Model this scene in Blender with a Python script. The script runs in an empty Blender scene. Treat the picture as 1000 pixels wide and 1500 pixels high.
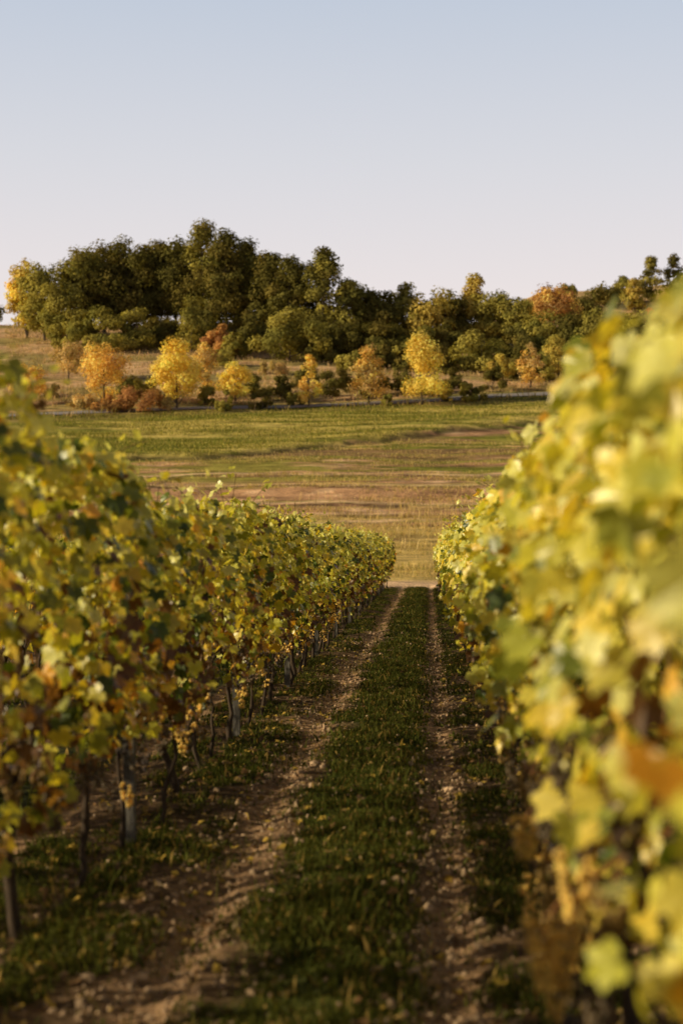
import bpy, math, numpy as np
from mathutils import Vector
R=np.random.default_rng(7)
sc=bpy.context.scene
# ---------------------------------------------------------------- noise
def _h(ix,iy,s):
    n=(ix.astype(np.int64)*374761393+iy.astype(np.int64)*668265263+s*1274126177)&0x7fffffff
    n=((n^(n>>13))*1103515245)&0x7fffffff
    n=(n^(n>>16))
    return (n&0xffff)/65535.0
def vn(x,y,s=0):
    x=np.asarray(x,float);y=np.asarray(y,float)
    ix=np.floor(x);iy=np.floor(y);fx=x-ix;fy=y-iy
    fx=fx*fx*(3-2*fx);fy=fy*fy*(3-2*fy)
    a=_h(ix,iy,s);b=_h(ix+1,iy,s);c=_h(ix,iy+1,s);d=_h(ix+1,iy+1,s)
    return (a*(1-fx)+b*fx)*(1-fy)+(c*(1-fx)+d*fx)*fy
def fbm(x,y,s=0,o=4):
    r=0;a=.5;t=0
    for i in range(o):
        r=r+a*vn(x*2**i,y*2**i,s+i*17);t+=a;a*=.5
    return r/t
def ss(a,b,x):
    t=np.clip((x-a)/(b-a),0,1);return t*t*(3-2*t)
# ---------------------------------------------------------------- terrain height
_py=np.array([-400,0,60,72,90,110,130,160,185,200,215,230,250,270,300,350,450,800,4000.])
_pz=np.array([36.6,-1.8,-7.56,-8.37,-8.84,-8.15,-6.81,-4.16,-.84,.84,3.0,6.0,9.6,13.2,18.6,19.6,18,12,0.])
_gy=np.arange(-400,4001,1.0);_gz=np.interp(_gy,_py,_pz)
_gz=np.convolve(np.pad(_gz,6,mode='edge'),np.ones(13)/13,'valid')
def diag(x): return np.maximum(149+1.5*(fbm(x/6,x*0,3)-.5)*2,169+.84*x)+ (fbm(x/5,x*0+3,4)-.5)*5
def base(x,y):
    z=np.interp(y,_gy,_gz)
    z=z-2.2*ss(-30,20,x)*ss(215,265,y)
    z=z+15*ss(0,34,x)*ss(300,390,y)*(1-ss(600,1200,y))
    z=z+4*ss(30,80,x)*ss(300,390,y)*(1-ss(600,1200,y))
    z=z+ (fbm(x/60,y/60,5,3)-.5)*5*ss(230,330,y)
    z=z+ (fbm(x/18,y/18,9,3)-.5)*0.7*ss(62,80,y)
    d=diag(x)
    z=z+.5*(ss(-2,1.2,y-d)-ss(1.2,22,y-d))*(x<70)
    l=121+(fbm(x/15,x*0,77)-.5)*8
    z=z+.4*(ss(-1.,.6,y-l)-ss(.6,14,y-l))
    return z
TL,TR=-1.12,0.1
def gz(x,y):
    x=np.asarray(x,float);y=np.asarray(y,float)
    z=base(x,y)
    v=1-ss(60,64,y)
    ph=(x+0.53)/2.54; ph=ph-np.round(ph); lx=ph*2.54-0.53
    tr=np.exp(-((lx-TL)/.15)**2)+np.exp(-((lx-TR)/.14)**2)
    z=z-v*tr*0.05+v*np.exp(-((lx+.45)/.35)**2)*0.02
    z=z+ (fbm(x*3,y*2,21,3)-.5)*.07*v + (fbm(x*.9,y*.9,22,2)-.5)*.08
    return z
def road_y(x): return 204+0.33*x
# ---------------------------------------------------------------- mesh helper
def build(name,V,polys,cols=None,mats=(),midx=None,smooth=False,loc=None):
    V=np.asarray(V,np.float32)
    if loc is not None: V=V-np.asarray(loc,np.float32)
    me=bpy.data.meshes.new(name)
    me.vertices.add(len(V));me.vertices.foreach_set('co',V.ravel())
    tot=np.concatenate([np.full(len(p),p.shape[1],np.int32) for p in polys])
    loops=np.concatenate([p.ravel() for p in polys]).astype(np.int32)
    me.loops.add(len(loops));me.loops.foreach_set('vertex_index',loops)
    st=np.concatenate([[0],np.cumsum(tot)[:-1]]).astype(np.int32)
    me.polygons.add(len(tot));me.polygons.foreach_set('loop_start',st);me.polygons.foreach_set('loop_total',tot)
    if midx is not None: me.polygons.foreach_set('material_index',np.asarray(midx,np.int32))
    me.polygons.foreach_set('use_smooth',np.full(len(tot),smooth))
    for m in mats: me.materials.append(m)
    if cols is not None:
        a=me.color_attributes.new('Col','FLOAT_COLOR','POINT')
        c=np.ones((len(V),4),np.float32);c[:,:3]=cols;a.data.foreach_set('color',c.ravel())
    me.update(calc_edges=True)
    ob=bpy.data.objects.new(name,me);sc.collection.objects.link(ob)
    if loc is not None: ob.location=loc
    return ob
class Bag:
    def __init__(s): s.V=[];s.C=[];s.P={3:[],4:[]};s.M={3:[],4:[]};s.n=0
    def add(s,V,F,C,m=0):
        V=np.asarray(V,float).reshape(-1,3)
        s.V.append(V);s.C.append(np.broadcast_to(np.asarray(C,float),(len(V),3)))
        F=np.asarray(F)+s.n;s.P[F.shape[1]].append(F);s.M[F.shape[1]].append(np.full(len(F),m));s.n+=len(V)
    def make(s,name,mats,smooth=False,loc=None):
        polys=[];mi=[]
        for k in (3,4):
            if s.P[k]: polys.append(np.concatenate(s.P[k]));mi.append(np.concatenate(s.M[k]))
        return build(name,np.concatenate(s.V),polys,np.concatenate(s.C),mats,np.concatenate(mi),smooth,loc)
def empty(name,loc=(0,0,0)):
    e=bpy.data.objects.new(name,None);sc.collection.objects.link(e);e.location=loc;return e
# ---------------------------------------------------------------- materials
def nmat(name):
    m=bpy.data.materials.new(name);m.use_nodes=True;nt=m.node_tree;nt.nodes.clear();return m,nt
def leaf_mat(name,trans=.4,rough=.5,spec=.3,tint=(1.25,1.1,.6),simple=False):
    m,nt=nmat(name);N=nt.nodes.new;L=nt.links.new
    o=N('ShaderNodeOutputMaterial');mx=N('ShaderNodeMixShader');mx.inputs[0].default_value=trans
    t=N('ShaderNodeBsdfTranslucent');a=N('ShaderNodeAttribute');a.attribute_name='Col'
    w=N('ShaderNodeVectorMath');w.operation='MULTIPLY';w.inputs[1].default_value=tint
    if simple: p=N('ShaderNodeBsdfDiffuse');L(a.outputs['Color'],p.inputs['Color'])
    else:
        p=N('ShaderNodeBsdfPrincipled');p.inputs['Roughness'].default_value=rough;p.inputs['Specular IOR Level'].default_value=spec
        L(a.outputs['Color'],p.inputs['Base Color'])
    L(a.outputs['Color'],w.inputs[0]);L(w.outputs[0],t.inputs['Color'])
    L(p.outputs[0],mx.inputs[1]);L(t.outputs[0],mx.inputs[2]);L(mx.outputs[0],o.inputs[0]);return m
def solid_mat(name,rough=.85,nscale=30,bump=.3,lo=.6,hi=1.4,stretch=(1,1,1),dist=.02):
    m,nt=nmat(name);N=nt.nodes.new;L=nt.links.new
    o=N('ShaderNodeOutputMaterial');p=N('ShaderNodeBsdfPrincipled');a=N('ShaderNodeAttribute');a.attribute_name='Col'
    p.inputs['Roughness'].default_value=rough;p.inputs['Specular IOR Level'].default_value=.2
    g=N('ShaderNodeNewGeometry');s=N('ShaderNodeVectorMath');s.operation='MULTIPLY';s.inputs[1].default_value=stretch
    L(g.outputs['Position'],s.inputs[0]);n=N('ShaderNodeTexNoise');n.inputs['Scale'].default_value=nscale;n.inputs['Detail'].default_value=6
    L(s.outputs[0],n.inputs['Vector']);mr=N('ShaderNodeMapRange');mr.inputs[1].default_value=.25;mr.inputs[2].default_value=.75;mr.inputs[3].default_value=lo;mr.inputs[4].default_value=hi
    L(n.outputs[0],mr.inputs[0]);v=N('ShaderNodeVectorMath');v.operation='SCALE';L(a.outputs['Color'],v.inputs[0]);L(mr.outputs[0],v.inputs[3])
    L(v.outputs[0],p.inputs['Base Color']);b=N('ShaderNodeBump');b.inputs['Strength'].default_value=bump;b.inputs['Distance'].default_value=dist
    L(n.outputs[0],b.inputs['Height']);L(b.outputs[0],p.inputs['Normal']);L(p.outputs[0],o.inputs[0]);return m
M_vine=leaf_mat('vine_leaf',.42,.38,.7,(1.28,1.13,.3))
M_tree=leaf_mat('tree_leaf',.35,tint=(1.1,1.03,.6),simple=True)
M_grass=leaf_mat('grass_blade',.35,tint=(1.15,1.1,.6),simple=True)
M_dead=leaf_mat('fallen_leaf',.1,.8,.1,(1,1,.6))
M_bark=solid_mat('bark',.95,25,.8,.5,1.5,(1,1,.3))
M_grape=leaf_mat('grape_skin',.2,.4,.4,(1.2,1,.5))
M_stone=solid_mat('stone',.9,40,.4)
M_asph=solid_mat('asphalt',.9,12,.2,.85,1.15)
def ground_mat():
    m,nt=nmat('ground');N=nt.nodes.new;L=nt.links.new
    o=N('ShaderNodeOutputMaterial');p=N('ShaderNodeBsdfPrincipled');a=N('ShaderNodeAttribute');a.attribute_name='Col'
    p.inputs['Roughness'].default_value=.95;p.inputs['Specular IOR Level'].default_value=.05
    g=N('ShaderNodeNewGeometry')
    def nz(scale,st,lo,hi,det=6):
        s=N('ShaderNodeVectorMath');s.operation='MULTIPLY';s.inputs[1].default_value=st;L(g.outputs['Position'],s.inputs[0])
        n=N('ShaderNodeTexNoise');n.inputs['Scale'].default_value=scale;n.inputs['Detail'].default_value=det;n.inputs['Roughness'].default_value=.65;L(s.outputs[0],n.inputs['Vector'])
        mr=N('ShaderNodeMapRange');mr.inputs[1].default_value=.3;mr.inputs[2].default_value=.7;mr.inputs[3].default_value=lo;mr.inputs[4].default_value=hi;L(n.outputs[0],mr.inputs[0]);return n,mr
    n1,m1=nz(9,(1,1,1),.55,1.5);n2,m2=nz(.6,(.5,1,1),.45,1.55);n3,m3=nz(45,(1,1,1),.7,1.35,3)
    x=N('ShaderNodeMath');x.operation='MULTIPLY';L(m1.outputs[0],x.inputs[0]);L(m2.outputs[0],x.inputs[1])
    y=N('ShaderNodeMath');y.operation='MULTIPLY';L(x.outputs[0],y.inputs[0]);L(m3.outputs[0],y.inputs[1])
    v=N('ShaderNodeVectorMath');v.operation='SCALE';L(a.outputs['Color'],v.inputs[0]);L(y.outputs[0],v.inputs[3])
    L(v.outputs[0],p.inputs['Base Color'])
    b=N('ShaderNodeBump');b.inputs['Strength'].default_value=.8;b.inputs['Distance'].default_value=.05;L(n1.outputs[0],b.inputs['Height'])
    b2=N('ShaderNodeBump');b2.inputs['Strength'].default_value=.6;b2.inputs['Distance'].default_value=.012;L(n3.outputs[0],b2.inputs['Height']);L(b.outputs[0],b2.inputs['Normal'])
    b3=N('ShaderNodeBump');b3.inputs['Strength'].default_value=.9;b3.inputs['Distance'].default_value=.5;L(n2.outputs[0],b3.inputs['Height']);L(b2.outputs[0],b3.inputs['Normal'])
    L(b3.outputs[0],p.inputs['Normal']);L(p.outputs[0],o.inputs[0]);return m
M_ground=ground_mat()
def C(*a): return np.array(a,float)
def mixc(c,d,f): return c*(1-f[...,None])+d*f[...,None]
# ---------------------------------------------------------------- ground colour
def gcol(x,y):
    c=np.zeros(x.shape+(3,))
    ph=(x+0.53)/2.54; ph=ph-np.round(ph); lx=ph*2.54-0.53
    n=fbm(x*2.2,y*1.6,31,4);n5=fbm(x*1.1,y*.7,33,3)
    soil=C(.12,.075,.043);gr=C(.04,.046,.014);dirt=C(.33,.205,.12)
    c[:]=soil
    grass=np.exp(-((lx+.44)/.32)**4)+.85*ss(.38,.55,n)*ss(.1,.3,abs(lx-.75))
    c=mixc(c,gr,np.clip(grass,0,1))
    tr=np.exp(-((lx-TL-.03-(n5-.5)*.2)/.21)**4)+np.exp(-((lx-TR-(n5-.5)*.1)/.14)**4)
    c=mixc(c,dirt,np.clip(tr*ss(.3,.52,n+.1),0,1))
    f=fbm(x/9,y/3.2,41,5);f2=fbm(x/3,y/1.1,42,4);f3=fbm(x/22,y/4,47,4)
    head=C(.8,.53,.32);dry=C(.6,.42,.14);brown=C(.5,.28,.15);green=C(.21,.205,.035);olive=C(.38,.32,.07)
    c=mixc(c,head,ss(59.5,61.5,y+f2*2))
    c=mixc(c,dry,ss(66,69,y+f*3))
    c=mixc(c,olive,ss(.5,.62,f)*ss(68,72,y))
    c=mixc(c,brown,ss(100,108,y+f*10-5)*ss(.36,.52,f3+.05))
    c=mixc(c,head,ss(.56,.68,f2)*ss(100,108,y)*.7)
    c=mixc(c,olive*.85,ss(126,134,y+f*6-3)*ss(.4,.5,f))
    c=mixc(c,green,ss(132,140,y+f*6-3)*ss(.48,.56,fbm(x/14,y/2.6,48,4)))
    c=mixc(c,brown*.6,ss(.53,.65,f3)*ss(134,140,y)*.8)
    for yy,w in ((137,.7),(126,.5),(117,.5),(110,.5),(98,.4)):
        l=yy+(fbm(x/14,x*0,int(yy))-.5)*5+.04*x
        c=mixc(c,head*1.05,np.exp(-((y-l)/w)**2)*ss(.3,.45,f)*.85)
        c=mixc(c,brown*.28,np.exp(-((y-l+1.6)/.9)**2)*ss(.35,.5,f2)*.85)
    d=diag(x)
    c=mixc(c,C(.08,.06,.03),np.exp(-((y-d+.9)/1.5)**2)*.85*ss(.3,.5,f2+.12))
    gf=mixc(np.broadcast_to(green,c.shape),C(.6,.46,.13),ss(.40,.58,fbm(x/16,y/2.5,44,4))*.95)
    k=ss(-1.5,1.5,y-d+(f2-.5)*3)
    c=c*(1-k)[...,None]+gf*k[...,None]
    ry=road_y(x)
    c=mixc(c,mixc(np.broadcast_to(C(.36,.27,.09),c.shape),C(.16,.15,.04),ss(.4,.6,f)),ss(-9,-5,y-ry))
    hill=mixc(np.broadcast_to(C(.6,.38,.21),c.shape),C(.34,.26,.1),ss(.42,.6,fbm(x/10,y/5,45,4)))
    c=mixc(c,hill,ss(2.5,5,y-ry))
    c=mixc(c,C(.5,.33,.16),ss(300,330,y))
    return np.minimum(c,.9)
def lines(segs):
    out=[segs[0][0]]
    for a,b,s in segs:
        k=max(1,int(round((b-a)/s)));out+=list(np.linspace(a,b,k+1)[1:])
    return np.array(out)
xh=lines([(0,3,.06),(3,9,.2),(9,70,.6),(70,150,2)]);g=150
ex=[];
while g<3500: g*=1.2;ex.append(g)
xh=np.concatenate([xh,ex]);xs=np.concatenate([-xh[::-1],xh[1:]])
ys=lines([(-300,-20,20),(-20,3,.6),(3,24,.09),(24,60,.22),(60,68,.3),(68,215,.6),(215,300,1.2),(300,480,3)]);g=480;ex=[]
while g<3900: g*=1.15;ex.append(min(g,3990))
ys=np.concatenate([ys,ex])
X,Y=np.meshgrid(xs,ys);Z=gz(X,Y)
nx=len(xs);ny=len(ys);I=np.arange(nx*ny).reshape(ny,nx)
F=np.stack([I[:-1,:-1],I[:-1,1:],I[1:,1:],I[1:,:-1]],-1).reshape(-1,4)
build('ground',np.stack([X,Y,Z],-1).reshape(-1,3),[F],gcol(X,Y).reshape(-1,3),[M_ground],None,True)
# ---------------------------------------------------------------- road
rx=np.arange(-260,260,.6);rw=np.linspace(-1.6,1.6,9)
RX,RW=np.meshgrid(rx,rw,indexing='ij');RY=road_y(RX)+RW
RZ=gz(RX,RY)+.10
I=np.arange(RX.size).reshape(RX.shape)
F=np.stack([I[:-1,:-1],I[1:,:-1],I[1:,1:],I[:-1,1:]],-1).reshape(-1,4)
build('road',np.stack([RX,RY,RZ],-1).reshape(-1,3),[F],np.full((RX.size,3),.0)+C(.29,.26,.26),[M_asph],None,True)
# ---------------------------------------------------------------- leaf templates
def tmpl(lod):
    if lod==0:
        h=[(0,1.0),(14,.78),(27,.66),(40,.82),(54,.92),(68,.74),(82,.6),(100,.74),(116,.78),(138,.58),(160,.5)]
    elif lod==1: h=[(0,1.0),(28,.66),(54,.92),(82,.6),(112,.8),(155,.5)]
    else:
        return np.array([(0,.95,-.12),(.8,0,.08),(0,-.6,-.05),(-.8,0,.08)]),np.array([[0,1,3],[1,2,3]])
    pts=[(a,r) for a,r in h]+[(180,.1)]+[(-a,r) for a,r in h[:0:-1]]
    P=[(0,0,0)]
    for a,r in pts:
        x=r*math.sin(math.radians(a));y=r*math.cos(math.radians(a));P.append((x,y,.25*abs(x)-.2*r*r))
    n=len(pts);T=[(0,i+1,(i+1)%n+1) for i in range(n)]
    return np.array(P),np.array(T)
TM=[tmpl(0),tmpl(1),tmpl(2)]
def norm(v): return v/np.maximum(np.linalg.norm(v,axis=-1,keepdims=True),1e-9)
def put_leaves(bag,P,N,T,S,Cc,lod,m=0,curl=None):
    Tv,Tf=TM[lod];N=norm(N);T=norm(T-N*np.sum(T*N,-1,keepdims=True));B=np.cross(T,N)
    cz=np.ones(len(P)) if curl is None else curl
    V=P[:,None]+S[:,None,None]*(Tv[None,:,0:1]*B[:,None]+Tv[None,:,1:2]*T[:,None]+Tv[None,:,2:3]*cz[:,None,None]*N[:,None])
    F=Tf[None]+(np.arange(len(P))*len(Tv))[:,None,None]
    col=np.repeat(Cc,len(Tv),0).reshape(len(P),len(Tv),3).copy()
    if lod<2: col[:,0]*=.8
    bag.add(V.reshape(-1,3),F.reshape(-1,3),col.reshape(-1,3),m)
GREEN=C(.085,.13,.017);YG=C(.70,.68,.09);PALE_HILITE=C(.9,.86,.30);YEL=C(.94,.70,.11);ORG=C(.88,.40,.04);BRN=C(.16,.075,.027)
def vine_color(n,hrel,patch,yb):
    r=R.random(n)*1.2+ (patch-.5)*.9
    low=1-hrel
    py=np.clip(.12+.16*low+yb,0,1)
    c=np.empty((n,3));u=r-.55*low+.12  # low leaves shift to darker tones: canopy shade put into the leaf colour
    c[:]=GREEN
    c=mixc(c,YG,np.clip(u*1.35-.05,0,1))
    c=mixc(c,PALE_HILITE,.8*ss(.85,1.35,u+.35*hrel))  # pale highlight painted into the colour of the brighter upper leaves
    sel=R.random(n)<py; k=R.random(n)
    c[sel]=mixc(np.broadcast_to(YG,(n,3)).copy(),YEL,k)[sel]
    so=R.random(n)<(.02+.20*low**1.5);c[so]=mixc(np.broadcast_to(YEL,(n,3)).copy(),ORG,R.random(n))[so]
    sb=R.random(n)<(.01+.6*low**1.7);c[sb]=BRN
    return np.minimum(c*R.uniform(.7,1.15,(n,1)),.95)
def tube(bag,pts,rad,col,k=6,m=0):
    pts=np.asarray(pts,float);n=len(pts);rad=np.broadcast_to(rad,(n,))
    t=norm(np.gradient(pts,axis=0));up=np.where(abs(t[:,2:3])>.9,C(1,0,0)[None],C(0,0,1)[None])
    a=norm(np.cross(t,up));b=np.cross(t,a);th=np.arange(k)/k*2*np.pi
    V=pts[:,None]+rad[:,None,None]*(np.cos(th)[None,:,None]*a[:,None]+np.sin(th)[None,:,None]*b[:,None])
    I=np.arange(n*k).reshape(n,k);J=np.roll(I,-1,1)
    F=np.stack([I[:-1],J[:-1],J[1:],I[1:]],-1).reshape(-1,4)
    bag.add(V.reshape(-1,3),F,col,m)
def ico():
    t=(1+5**.5)/2
    v=norm(np.array([(-1,t,0),(1,t,0),(-1,-t,0),(1,-t,0),(0,-1,t),(0,1,t),(0,-1,-t),(0,1,-t),(t,0,-1),(t,0,1),(-t,0,-1),(-t,0,1)],float))
    f=[(0,11,5),(0,5,1),(0,1,7),(0,7,10),(0,10,11),(1,5,9),(5,11,4),(11,10,2),(10,7,6),(7,1,8),(3,9,4),(3,4,2),(3,2,6),(3,6,8),(3,8,9),(4,9,5),(2,4,11),(6,2,10),(8,6,7),(9,8,1)]
    V=[tuple(a) for a in v];F=[];cache={}
    def mid(a,b):
        k=(min(a,b),max(a,b))
        if k not in cache:
            p=norm(np.array(V[a])+np.array(V[b]));V.append(tuple(p));cache[k]=len(V)-1
        return cache[k]
    for a,b,c in f:
        x,y,z=mid(a,b),mid(b,c),mid(c,a);F+=[(a,x,z),(b,y,x),(c,z,y),(x,y,z)]
    return v,np.array(f),np.array(V),np.array(F)
I0v,I0f,I1v,I1f=ico()
# ---------------------------------------------------------------- vine rows
def top_h(x0,y,s):
    if x0>0: near=.42*np.exp(-np.maximum(y-3.5,0)/6);b=.10
    elif x0>-2: near=.48*np.exp(-np.maximum(y-5.5,0)/2.4)*ss(3.6,4.6,y)-.25*(1-ss(3.4,4.4,y));b=0.0  # left row lowered out of frame so more sun reaches the right row
    else: near=y*0;b=-.08
    if x0>1: near=near*.3
    return 2.0+b+near+(vn(y*1.1,y*0,s)-.5)*.36+(vn(y*3.3,y*0,s+1)-.5)*.22
def bot_h(y,s): return .60+(vn(y*1.4,y*0,s+5)-.5)*.38+(vn(y*5,y*0,s+6)-.5)*.25
def vine_row(x0,seed,dens,yb,main=True):
    root=empty('grapevine_row',(x0,0,0));obs=[]
    zones=[(-2.5,17,0,1.0,1.0),(17,32,1,.8,1.08),(32,60,2,.62,1.25)] if main else [(-2.5,60,2,1,1.35)]
    bag=Bag()
    for y0,y1,lod,df,sf in zones:
        n=int((y1-y0)*dens*df)
        y=R.uniform(y0,y1,n);b=bot_h(y,seed);t=top_h(x0,y,seed)
        if x0>0 and main: b=b+.18*np.exp(-np.maximum(y-3,0)/2.0)
        u=R.random(n)**.72;h=b+(t-b)*u;keep=fbm(y*1.6,h*2.0,seed+9,3)+R.uniform(-.12,.12,n)>.41
        keep|=(u>.85)
        y,h,u,b,t=[q[keep] for q in (y,h,u,b,t)];n=len(y)
        side=np.where(R.random(n)<.5,-1.,1.)
        bulge=.55+1.15*fbm(y*1.5+side*31,h*1.9,seed+2,3)
        if x0>0 and main: bulge=bulge*(1+.25*np.exp(-((y-6)/3)**2)*ss(.3,.7,u))
        hw=(.30*np.sqrt(np.clip(1-((u-.5)/.56)**2,0.05,1)))*bulge
        lay=R.random(n);off=side*hw*np.where(lay<.6,R.uniform(.7,1.3,n),R.uniform(0,.8,n))
        P=np.stack([x0+off,y,gz(np.full(n,x0),y)+h],-1)
        N=np.stack([side*.75,R.normal(0,.6,n)-.15,.3+.6*u],-1)+R.normal(0,.5,(n,3))
        T=np.stack([side*.35,R.normal(0,.6,n),np.full(n,-.8)],-1)+R.normal(0,.35,(n,3))
        S=R.uniform(.038,.078,n)*sf
        patch=fbm(y*.9+side*9,h*1.1,seed+30,3)
        hr=np.clip(u+(.28 if x0>0 else 0),0,1)
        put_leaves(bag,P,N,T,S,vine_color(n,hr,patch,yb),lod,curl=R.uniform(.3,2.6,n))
        ns=int((y1-y0)*(11 if main else 4))
        for i in range(ns):
            ys_=R.uniform(y0,y1)
            if main and ys_<(3.8 if x0>0 else 4): continue
            tt=float(top_h(x0,np.array(ys_),seed));m=R.integers(5,9)
            s=np.linspace(0,1,m);L=R.uniform(.12,.45)*(1.0 if ys_>7 else .6);sd=R.normal(0,.7);dy=R.normal(0,.5)
            px=x0+R.normal(0,.13)+sd*L*s**1.4*.6;py=ys_+dy*L*s;pz=tt-.12+L*(s-.35*s*s*abs(sd))*.85
            if R.random()<.35:
                sg=R.choice([-1,1]);pz=tt-R.uniform(.2,1.2)-L*s*s*.9;px=x0+sg*(.22+.35*L*np.sqrt(s))
            P=np.stack([px,py,pz+gz(px*0+x0,py)],-1)
            if main and y0<30: tube(bag,P,.0035,C(.2,.14,.04),3,0)
            k=len(P)
            N=np.stack([R.normal(0,.6,k),R.normal(0,.5,k),R.uniform(.2,1,k)],-1);T=R.normal(0,.5,(k,3))+C(0,0,-.5)
            P=P+R.normal(0,.035,(k,3))
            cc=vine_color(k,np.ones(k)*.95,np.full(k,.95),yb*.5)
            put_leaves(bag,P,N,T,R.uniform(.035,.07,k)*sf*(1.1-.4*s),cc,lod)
    lo=bag.make('leaves',[M_vine]);obs.append(lo)
    wb=Bag();yy=-2.0
    while yy<60:
        x=x0+R.normal(0,.03);y=yy+R.normal(0,.06);z=float(gz(x,y));H=R.uniform(.65,.85)
        s=np.linspace(0,1,7);wob=R.normal(0,.03,(7,2)).cumsum(0)*.8
        P=np.stack([x+wob[:,0],y+wob[:,1],z-.03+H*s],-1)
        tube(wb,P,np.linspace(.026,.015,7)*R.uniform(.7,1.25)*(1+R.uniform(-.2,.25,7)),C(.06,.042,.03),6)
        e=P[-1]
        for sg in (-1,1):
            s=np.linspace(0,1,6);Q=np.stack([e[0]+R.normal(0,.012,6),e[1]+sg*.55*s,e[2]+.12*np.sin(s*2.2)+R.normal(0,.01,6)],-1);Q[0]=e
            tube(wb,Q,np.linspace(.015,.008,6),C(.07,.05,.038),5)
        if main or R.random()<.4:
            for q in range(3 if main else 1):
                s=np.linspace(0,1,5);a=R.uniform(-.5,.5)
                Q=np.stack([e[0]+R.normal(0,.05)*s*2,e[1]+a+R.normal(0,.12)*s,e[2]+.05+1.05*s],-1)
                tube(wb,Q,np.linspace(.006,.003,5),C(.16,.09,.04),4)
        yy+=R.uniform(.8,1.1)
    obs.append(wb.make('trunks',[M_bark],True))
    pb=Bag()
    for y in np.arange(-1.2,60.2,4.75 if main else 9.5):
        z=float(gz(x0,y));w=.032;tl=R.normal(0,.015);H=1.8
        v=[];
        for zz,ww in ((-.2,w),(H-.02,w),(H,w*.8)):
            for a,b in ((-1,-1),(1,-1),(1,1),(-1,1)): v.append((x0+.02+a*ww+tl*zz,y+b*ww,z+zz))
        f=[(i+4*j,(i+1)%4+4*j,(i+1)%4+4*j+4,i+4*j+4) for j in range(2) for i in range(4)]+[(8,9,10,11)]
        pb.add(v,f,C(.11,.10,.09))
    obs.append(pb.make('posts',[M_bark]))
    if main:
        ww=Bag();yl=np.arange(-1.2,60.2,2.4)
        for hh in (.72,1.1,1.5,1.78):
            tube(ww,np.stack([yl*0+x0+.05,yl,gz(yl*0+x0,yl)+hh+np.sin(yl)*.01],-1),.0015,C(.25,.25,.26),4)
        obs.append(ww.make('trellis_wires',[M_asph]))
        gb=Bag()
        spec=[]
        for i in range(150):
            y=3.4+ 22*R.random()**1.3;sd=R.choice([-1,1]) if R.random()<.3 else (1 if x0<0 else -1)
            hh=R.uniform(.55,1.05);cx=x0+sd*R.uniform(.12,.34)
            if x0>0 and y<6: cx=x0-R.uniform(.25,.40)
            spec.append((cx,y,hh,None))
        if x0>0:
            hang=[(.27,3.2,.93,1),(.315,3.25,.92,1),(.34,3.2,1.10,1),(.385,3.15,.84,0),(.37,3.35,1.22,0),(.41,3.1,1.05,2),(.33,3.9,1.15,0),(.30,4.3,.95,1),(.335,3.55,1.34,0),(.36,4.9,1.0,2),(.43,3.05,1.25,0)]
            spec+=hang
            for cx,y,hh,kc in hang:
                z=float(gz(x0,y));s=np.linspace(0,1,6)
                tube(gb,np.stack([cx+(x0-.12-cx)*s,y+.12*s,z+hh+.01+.2*s**.6],-1),.004,C(.35,.16,.06),5)
        for cx,y,hh,kc in spec:
            cz=float(gz(x0,y))+hh
            nb=(60 if kc is not None else 30) if y<9 else 14;s=R.random(nb);Lg=R.uniform(.11,.17);rr=.045*(1-s*.7)
            th=R.uniform(0,6.28,nb);bp=np.stack([cx+np.cos(th)*rr,y+np.sin(th)*rr,cz-s*Lg],-1)
            bc=[C(.13,.09,.05),C(.9,.6,.14),C(.32,.2,.055),C(.07,.05,.05)][R.choice(4,p=[.35,.35,.2,.1]) if kc is None else kc]  # bright golden entry carries a sun spot's glow in the berry colour
            iv,iF=(I1v,I1f) if y<6 else (I0v,I0f)
            br=R.uniform(.008,.012,nb)*(1 if nb>20 else 1.3)
            V=bp[:,None]+br[:,None,None]*iv[None];Fq=iF[None]+(np.arange(nb)*len(iv))[:,None,None]
            cc=np.minimum(np.repeat(bc[None]*R.uniform(.6,1.2,(nb,1)),len(iv),0),.95)
            gb.add(V.reshape(-1,3),Fq.reshape(-1,3),cc)
        obs.append(gb.make('grape_bunches',[M_grape],True))
    for o in obs: o.parent=root;o.location=(-x0,0,0)
vine_row(-1.8,100,600,.10)
vine_row(.74,200,620,.30)
for k in (1,2,3):
    vine_row(-1.8-2.54*k,300+k,115,.05,False)
    vine_row(.74+2.54*k,400+k,110,.1,False)
# ---------------------------------------------------------------- grass
def blades(bag,x,y,h,w,c,lean=.45):
    n=len(x);z=gz(x,y);a=R.uniform(0,6.28,n);l=R.uniform(0,6.28,n);lm=h*R.uniform(.1,1,n)*lean*1.6
    d=np.stack([np.cos(a),np.sin(a),a*0],-1)*w[:,None]*.5
    B=np.stack([x,y,z-.01],-1);Ld=np.stack([np.cos(l),np.sin(l),l*0],-1)*lm[:,None]
    mid=B+Ld*.35+np.stack([a*0,a*0,h*.6],-1);tip=B+Ld+np.stack([a*0,a*0,h],-1)
    V=np.stack([B-d,B+d,mid+d*.8,tip,mid-d*.8],1)
    k=np.arange(n)*5
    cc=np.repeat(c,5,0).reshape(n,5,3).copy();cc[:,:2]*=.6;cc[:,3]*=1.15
    base_n=bag.n
    bag.add(V.reshape(-1,3),np.stack([k,k+1,k+2,k+4],-1),cc.reshape(-1,3))
    bag.P[3].append(np.stack([k+4,k+2,k+3],-1)+base_n);bag.M[3].append(np.zeros(n,int))
gb=Bag()
G1=C(.055,.07,.017);G2=C(.125,.125,.03);G3=C(.36,.24,.08)
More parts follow.
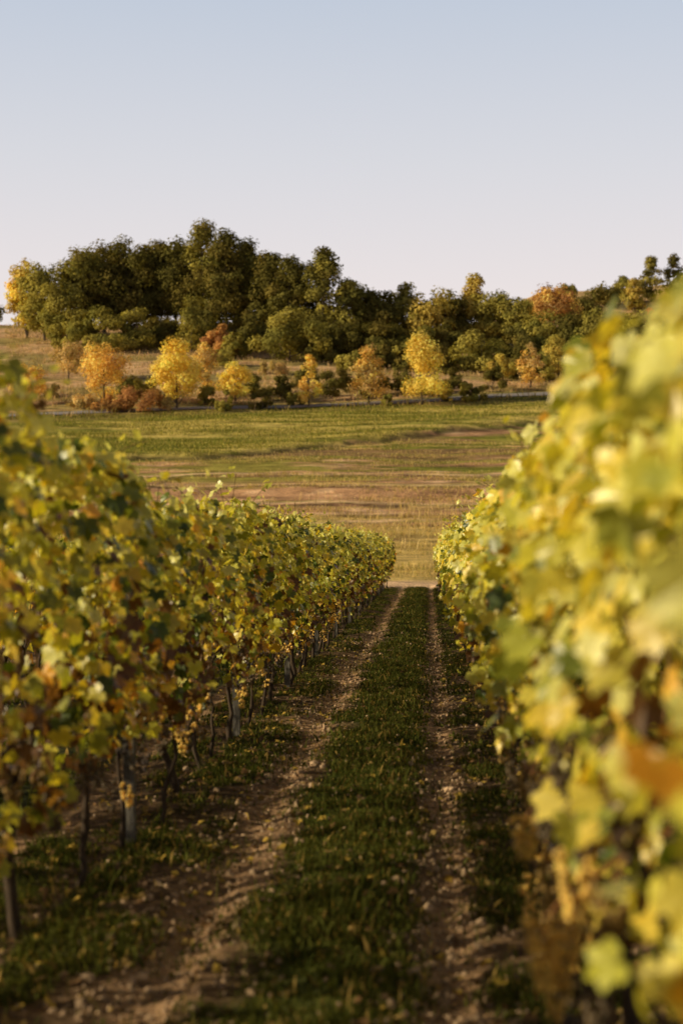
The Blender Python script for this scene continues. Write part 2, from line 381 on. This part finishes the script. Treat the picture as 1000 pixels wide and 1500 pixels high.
for y0,y1,dn,ws,x0,x1 in ((4.5,12,4600,1,-2.4,1.1),(12,25,1900,1.5,-2.4,1.1),(25,60,600,2.6,-2.4,1.1),(3,30,260,2.5,-7,-2.4),(3,30,260,2.5,1.1,6)):
    n=int((y1-y0)*(x1-x0)*dn);x=R.uniform(x0,x1,n);y=R.uniform(y0,y1,n)
    ph=(x+0.53)/2.54; ph=ph-np.round(ph); lx=ph*2.54-0.53
    nn=fbm(x*2.2,y*1.6,31,4);n5=fbm(x*1.1,y*.7,33,3)
    ce=np.exp(-((lx+.42+ (fbm(y*.8,y*0,77)-.5)*.25+(nn-.5)*.3)/.32)**4)
    ed=.75*ss(.38,.54,nn)*ss(.0,.25,abs(lx-.74))
    tr=np.clip(np.exp(-((lx-TL-.03-(n5-.5)*.2)/.19)**4)+np.exp(-((lx-TR-(n5-.5)*.1)/.13)**4),0,1)
    pr=np.clip(ce+ed,0,1)*(1-.9*tr*ss(.3,.5,nn+.1))*ss(.2,.46,nn+.1)+.02
    k=R.random(n)<pr;x,y,lx,ce=x[k],y[k],lx[k],ce[k];n=len(x)
    tall=R.random(n)<.06
    h=R.uniform(.02,.07,n)*np.where(tall,2.2,1)*(.4+1.3*fbm(x*2.5,y*2.5,55,3));w=R.uniform(.004,.008,n)*ws
    br=R.random(n)<.45;w[br]*=3;h[br]*=.6
    c=mixc(np.broadcast_to(G1,(n,3)).copy(),G2,np.clip(R.random(n)*.7+.8*(fbm(x*1.2,y*1.2,57,3)-.35),0,1));dd=R.random(n)<.09;c[dd]=G3
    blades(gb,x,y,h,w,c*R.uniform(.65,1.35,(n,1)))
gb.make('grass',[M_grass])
fb=Bag()
def field(n,x0,x1,y0,y1,h0,h1,w,cols,mask,hp=1):
    y=R.uniform(y0,y1,n);x=R.uniform(x0,x1,n)*(y/y1)
    k=R.random(n)<mask(x,y);x,y=x[k],y[k];n=len(x)
    c=np.minimum(cols[R.integers(0,len(cols),n)]*R.uniform(.7,1.3,(n,1)),.9)
    blades(fb,x,y,R.uniform(h0,h1,n)*(.5+fbm(x/4,y/2,61,3)),R.uniform(.6,1.4,n)*w,c)
DRY=np.array([(.72,.52,.2),(.6,.44,.15),(.36,.31,.07),(.78,.57,.28)])
GRN=np.array([(.22,.23,.04),(.3,.275,.055),(.62,.49,.14),(.17,.18,.035)])
field(75000,-30,30,64,100,.08,.34,.02,DRY,lambda x,y:ss(.35,.6,fbm(x/5,y/1.8,62,4))*(y>66+2*vn(x,y)))
field(80000,-40,40,98,165,.1,.42,.035,DRY,lambda x,y:ss(.44,.6,fbm(x/9,y/1.6,63,4))*(y<diag(x)-1.5))
field(7000,-40,40,88,120,.5,1.,.04,DRY[[0,3]],lambda x,y:ss(.46,.58,fbm(x/5,y/1.5,64,3)))
field(110000,-62,50,146,212,.1,.42,.05,GRN,lambda x,y:(y>diag(x)-.5)*(y<road_y(x)-3)*ss(.25,.5,fbm(x/10,y/2.5,65,4)))
field(60000,-90,90,192,300,.25,.9,.09,np.array([(.75,.49,.28),(.62,.43,.2),(.36,.29,.1),(.5,.36,.16)]),lambda x,y:(y>road_y(x)+3)*ss(.3,.55,fbm(x/7,y/4,66,4)))
field(22000,-90,90,180,235,.4,1.2,.12,np.array([(.55,.38,.18),(.36,.28,.09),(.22,.19,.05)]),lambda x,y:(abs(y-road_y(x)+3.2)<1.3)*ss(.35,.5,fbm(x/6,y/4,67,3))*1.)
fb.make('field_grass',[M_grass])
# ---------------------------------------------------------------- fallen leaves, stones
lb=Bag();n=2600
x=np.where(R.random(n)<.6,R.choice([-1.6,.6],n)+R.normal(0,.35,n),R.uniform(-2.4,1.1,n));y=4+22*R.random(n)**1.3
P=np.stack([x,y,gz(x,y)+R.uniform(.008,.04,n)],-1)
pal=np.array([(.3,.2,.07),(.2,.11,.05),(.45,.3,.06),(.13,.08,.05)])
put_leaves(lb,P,R.normal(0,.3,(n,3))+C(0,0,1),R.normal(0,1,(n,3)),R.uniform(.018,.045,n),pal[R.integers(0,4,n)],1,curl=R.uniform(1,3,n))
lb.make('fallen_leaves',[M_dead])
sb=Bag();n=7000
x=np.where(R.random(n)<.5,TL+R.normal(0,.2,n),TR+R.normal(0,.14,n));k=R.random(n)<.25;x[k]=R.uniform(-2.4,1.1,k.sum());y=4.5+26*R.random(n)**1.5
r=R.uniform(.005,.018,n)*np.where(R.random(n)<.08,1.9,1)
P=np.stack([x,y,gz(x,y)+r*.2],-1)
V=P[:,None]+r[:,None,None]*I0v[None]*R.uniform(.6,1.3,(n,1,3))*R.uniform(.8,1.2,(n,12,1))
sb.add(V.reshape(-1,3),(I0f[None]+(np.arange(n)*12)[:,None,None]).reshape(-1,3),np.repeat(C(.34,.235,.155)[None]*R.uniform(.5,1.5,(n,1)),12,0))
sb.make('gravel',[M_stone])
# ---------------------------------------------------------------- trees
def tree(name,px,Yd,h,w,cols,seed,n=4500,leaf=.17,shape='round',trunk=.18,ncl=None,rs=1.0):
    r=np.random.default_rng(seed);x0=px;y0=Yd;z0=float(gz(x0,y0))
    bag=Bag();K=ncl or int(26+w*3.5);cb=h*trunk;ch=h-cb
    cen=[]
    while len(cen)<K:
        u=r.uniform(-1,1,3)
        if shape=='round':
            if np.linalg.norm(u)>1 or np.linalg.norm(u)<.35: continue
            e=u*C(w/2,w/2,ch/2)*.82
        elif shape=='cone':
            t=(u[2]+1)/2;rr=(1-t)**.8*.95+.05
            if u[0]**2+u[1]**2>1: continue
            e=C(u[0]*rr*w/2*.85,u[1]*rr*w/2*.85,(t-.5)*ch*.94)
        elif shape=='egg':
            t=(u[2]+1)/2;rr=math.sin(math.pi*min(1,(t*.80+.18))**.8)**.7
            if u[0]**2+u[1]**2>1: continue
            e=C(u[0]*rr*w/2*.85,u[1]*rr*w/2*.85,(t-.5)*ch*.88)
        else:
            if np.linalg.norm(u)>1: continue
            e=C(u[0]*w/2*.85,u[1]*w/2*.85,(abs(u[2])-.5)*ch*.9)
        cen.append(e)
    cen=np.array(cen)+C(0,0,cb+ch/2);cen+=r.normal(0,.02*w,(K,3))
    rad=r.uniform(.12,.22,K)*(w*.55+min(ch,w*1.3)*.35)*rs
    ci=r.choice(K,n,p=rad**2/np.sum(rad**2));d=norm(r.normal(0,1,(n,3)));q=r.random(n)**.4
    P=cen[ci]+d*(rad[ci]*q)[:,None]*C(1,1,.8)
    P[:,2]=np.maximum(P[:,2],.12*cb+.05*r.random(n))
    axis=norm(P-C(0,0,cb+ch*.45))
    N=d*.8+axis*.6+r.normal(0,.4,(n,3))+C(0,0,.15)
    cols=np.asarray(cols,float);cc=cols[r.integers(0,len(cols),K)][ci]*(.8+.4*r.random(K))[ci][:,None]*r.uniform(.75,1.25,(n,1))
    S=r.uniform(.6,1.4,n)*leaf
    put_leaves(bag,P,N,r.normal(0,1,(n,3))+C(0,0,-.5),S,np.minimum(cc,.95),2,0)
    tr=max(.05,h*.014);s=np.linspace(0,1,7);bx=r.normal(0,.02*h,2)
    Tp=np.stack([bx[0]*s**1.5,bx[1]*s**1.5,-.3+(h*.78+.3)*s],-1)
    tube(bag,Tp,np.linspace(tr*1.3,tr*.15,7),C(.08,.06,.045),7,1)
    for i in r.choice(K,min(K,14),replace=False):
        t=np.clip(cen[i,2]/h-.18,trunk*.7,.7);k=t*6;a=Tp[int(k)]*(1-k%1)+Tp[min(6,int(k)+1)]*(k%1)
        m=(a+cen[i])/2+C(0,0,-.03*h);s3=np.linspace(0,1,5)[:,None]
        tube(bag,(1-s3)**2*a+2*s3*(1-s3)*m+s3**2*cen[i],np.linspace(tr*.4,tr*.1,5),C(.08,.06,.045),5,1)
    for V in bag.V: V+=C(x0,y0,z0)
    return bag.make(name,[M_tree,M_bark],loc=(x0,y0,z0))
GOLD=[(.95,.72,.16),(.95,.76,.2),(.93,.64,.12)];ORN=[(.92,.62,.17),(.85,.52,.14),(.93,.68,.2)];MUT=[(.66,.45,.18),(.72,.52,.22),(.5,.37,.13)]
DK=[(.14,.12,.03),(.17,.15,.04),(.21,.165,.042)];OL=[(.32,.27,.06),(.39,.33,.075),(.23,.21,.05)];OY=[(.55,.44,.1),(.4,.33,.07),(.62,.46,.11)];RED=[(.46,.23,.09),(.34,.19,.07),(.55,.3,.1)]
def at(p,Yd): return Yd*(p-628)/2083.0
rt=[('maple_tree',150,196,9.4,7.8,ORN,'round',5200),('maple_tree',258,193,10,7.6,GOLD,'round',7500),('maple_tree',303,205,8.6,5.6,ORN+MUT,'egg',3200),
('maple_tree',345,201,6.4,5.4,GOLD,'round',3400),('birch_tree',453,198,7.4,3.7,GOLD+ORN,'egg',1900),('birch_tree',540,201,8.4,6.0,ORN+MUT,'egg',3000),
('maple_tree',618,200,9.8,7.8,GOLD,'egg',6200),('birch_tree',775,216,6.8,4.6,ORN+MUT,'egg',1900),('maple_tree',850,219,7.2,5.6,GOLD,'egg',3400),
('maple_tree',36,197,6.0,5.8,ORN,'round',3000),('hawthorn_tree',97,222,6.6,6.4,MUT,'round',3000),('hawthorn_tree',932,228,6.8,4.8,OY,'egg',2400),('hawthorn_tree',815,226,7.4,5.4,OY,'egg',3000)]
for i,(nm,p,yd,h,w,c,s,n) in enumerate(rt): tree(nm,at(p,yd),yd,h,w,c,900+i,n,.16,s,.07 if w>4 else .06)
for i,(p,yd,h,w,c) in enumerate([(205,191,3.2,8.5,RED),(160,190,2.4,7,RED),(120,192,2,6,MUT),(330,191,3.0,3.6,OL),(385,194,3.4,3.8,DK),(300,198,3.2,4,OL),(412,205,3.4,5,DK),(490,206,4.8,6.2,DK),(520,207,3.8,5,DK),
 (568,199,2.2,2.2,OL),(690,203,3.8,4.4,OL),(588,212,4,6,DK),(660,214,3.8,6,DK),(735,222,4,6,OY),(790,224,4,5,OL),(880,230,4.5,7,DK),(190,206,3.5,6,DK),(450,214,4,6,DK),(965,232,4.5,7,OL),(60,206,3,5,MUT),(655,203,2,2.4,OY),(245,191,1.8,3,MUT),(760,226,4,6,DK),
 (720,212,3.4,5,DK),(625,210,3.4,5,DK),(555,209,3.6,5,DK),(430,199,2.2,3,OL),(370,208,3,5,OL),(215,202,3.4,5,OL),(325,236,3,6,OL),(120,238,2.5,5,MUT),(400,228,2.5,5,MUT),(250,232,2.6,5,OL)]):
    tree('shrub',at(p,yd),yd,h,w,c,1100+i,int(700+w*h*90),.15,'bush',.03,ncl=16)
wd=[(36,272,16,8,OY+GOLD,'round'),(62,268,15.5,10,OL,'round'),(88,262,12.5,9,OL,'round'),(118,276,19,13,DK+OL,'round'),(152,280,19.5,13,DK,'round'),(190,278,19.5,13,DK,'round'),(225,283,19,12,DK,'round'),
(258,280,19.5,12,DK,'round'),(300,276,22.5,12.5,DK+OL,'egg'),(333,272,20,11,DK,'egg'),(362,278,18.5,10,DK+OL,'egg'),(395,270,16.5,9,DK,'egg'),(425,266,16,8.5,DK,'egg'),(475,262,18.5,10,OL+DK,'egg'),(508,262,13,8,OL,'egg'),(450,270,16,9,DK,'round'),
(175,290,18.5,14,DK,'round'),(130,292,17,13,DK,'round'),(225,294,17.5,14,DK,'round'),(275,290,19,14,DK,'round'),(345,288,17,12,DK,'round'),(400,286,13.5,12,DK,'round'),(535,268,12,9,OL,'round'),(560,266,11.5,9,DK,'round'),(592,268,12,8,OL,'egg'),(630,266,12,10,OY,'round'),(660,270,11.5,9,DK,'round'),(692,272,14,8,OY,'egg'),
(722,270,11.5,9,OL,'round'),(755,268,10.5,9,OL,'round'),(790,262,8.5,9,OL,'round'),(830,262,8.5,9,DK,'round'),(865,260,8.5,9,OL,'round'),(900,262,8,9,DK,'round'),(935,262,8.5,9,OL,'round'),(975,264,8.5,10,DK,'round'),(1015,264,8.5,10,DK,'round'),(1060,266,10,10,OL,'round'),
(-20,300,5,7,OL,'round')]
for i,(p,yd,h,w,c,s) in enumerate(wd):
    tree('deciduous_tree',at(p,yd),yd,h,w,c,1300+i,int(1500+w*h*33),.28,s,.03,rs=1.05)
ws=[(105,256,7.5,10,OL),(150,254,8,12,OL),(195,256,7.5,10,OL),(425,243,9.2,15,OL),(320,250,5.5,7,RED),(345,246,5,7,OL),(230,262,6,9,DK),(250,258,5,8,DK),(300,262,7,10,DK),(370,256,7,10,DK),(500,248,8,11,DK),(540,246,7.5,11,DK),(575,246,6.5,10,DK),(610,244,7,10,OL),(650,246,7,9,DK),(703,238,6.8,14,OL),
(760,248,7,10,DK),(800,250,6,9,OL),(840,246,7,10,DK),(885,246,7.5,10,DK),(925,246,7,10,OL),(970,246,8,11,DK),(1010,246,8,11,DK),(560,236,4.5,8,DK),(520,234,3.5,7,OL),(600,232,3,6,DK),(640,234,4,7,DK),(470,244,5,9,DK),(755,236,4,8,DK),(810,238,4.5,8,OL)]
for i,(p,yd,h,w,c) in enumerate(ws): tree('shrub',at(p,yd),yd,h,w,c,1500+i,int(1300+w*h*45),.24,'bush',.02,ncl=26)
tree('spruce_tree',at(280,252),252,9.5,7,OL,1600,3600,.2,'cone',.03)
for i,(p,yd,h,w,c,s) in enumerate([(810,300,9.5,13,RED+RED+ORN,'round'),(775,310,6,9,OY,'round'),(850,330,6,10,DK,'round'),(880,345,5.5,11,DK,'round'),(905,350,6.5,7,OL,'egg'),(922,340,8,7,OY,'egg'),(946,352,11,6.5,OL+DK,'egg'),(977,355,11,5.5,DK,'egg'),(997,350,7,5,OY,'egg'),
   (945,315,4.5,4,[(.6,.14,.06)],'egg'),(968,322,6,6,RED+ORN,'egg'),(825,352,5,6,OL,'round'),(905,310,4,7,OY,'round'),(870,318,4,8,OL,'round'),(990,312,6,8,OL,'round'),(1030,330,8,8,DK,'round')]):
    tree('hillside_tree',at(p,yd),yd,h,w,c,1700+i,int(1100+w*h*35),.26,s,.05)
# ---------------------------------------------------------------- light, sky
EL=math.radians(20);sd=Vector((-1,-.3,0)).normalized()
tosun=Vector((sd.x*math.cos(EL),sd.y*math.cos(EL),math.sin(EL)))
sl=bpy.data.lights.new('sun','SUN');sl.energy=5;sl.angle=math.radians(.5);sl.color=(1,.84,.52)
so=bpy.data.objects.new('sun',sl);sc.collection.objects.link(so);so.rotation_euler=tosun.to_track_quat('Z','Y').to_euler();so.location=(-40,-10,30)
w=bpy.data.worlds.new('World');sc.world=w;w.use_nodes=True;nt=w.node_tree;nt.nodes.clear();N=nt.nodes.new;L=nt.links.new
o=N('ShaderNodeOutputWorld');bg=N('ShaderNodeBackground');sk=N('ShaderNodeTexSky');sk.sky_type='NISHITA';sk.sun_disc=False
sk.sun_elevation=EL;sk.sun_rotation=math.atan2(tosun.x,tosun.y);sk.dust_density=2.0
tc=N('ShaderNodeTexCoord');sp=N('ShaderNodeSeparateXYZ');L(tc.outputs['Generated'],sp.inputs[0])
rp=N('ShaderNodeValToRGB');L(sp.outputs[2],rp.inputs[0]);e=rp.color_ramp.elements
e[0].position=0;e[0].color=(.86,.75,.71,1);e[1].position=1;e[1].color=(.05,.05,.06,1)
for ps,c in ((.08,(.80,.73,.73,1)),(.17,(.67,.67,.71,1)),(.29,(.50,.565,.67,1)),(.38,(.10,.105,.12,1))):
    q=e.new(ps);q.color=c
s1=N('ShaderNodeVectorMath');s1.operation='SCALE';s1.inputs[3].default_value=.008;L(sk.outputs[0],s1.inputs[0])
s2=N('ShaderNodeVectorMath');s2.operation='SCALE';s2.inputs[3].default_value=1.0;L(rp.outputs[0],s2.inputs[0])
ad=N('ShaderNodeVectorMath');L(s1.outputs[0],ad.inputs[0]);L(s2.outputs[0],ad.inputs[1])
L(ad.outputs[0],bg.inputs[0]);bg.inputs[1].default_value=1;L(bg.outputs[0],o.inputs[0])
# ---------------------------------------------------------------- camera
cd=bpy.data.cameras.new('camera');co=bpy.data.objects.new('camera',cd);sc.collection.objects.link(co)
cd.sensor_fit='VERTICAL';cd.sensor_height=36;cd.sensor_width=24;cd.lens=50;cd.clip_end=9000;cd.clip_start=.05
co.location=(0,0,0);co.rotation_euler=(math.radians(90-4.1),0,math.radians(3.5))
cd.dof.use_dof=True;cd.dof.focus_distance=22;cd.dof.aperture_fstop=1.6
sc.camera=co
sc.view_settings.view_transform='Standard';sc.view_settings.look='None';sc.view_settings.exposure=0
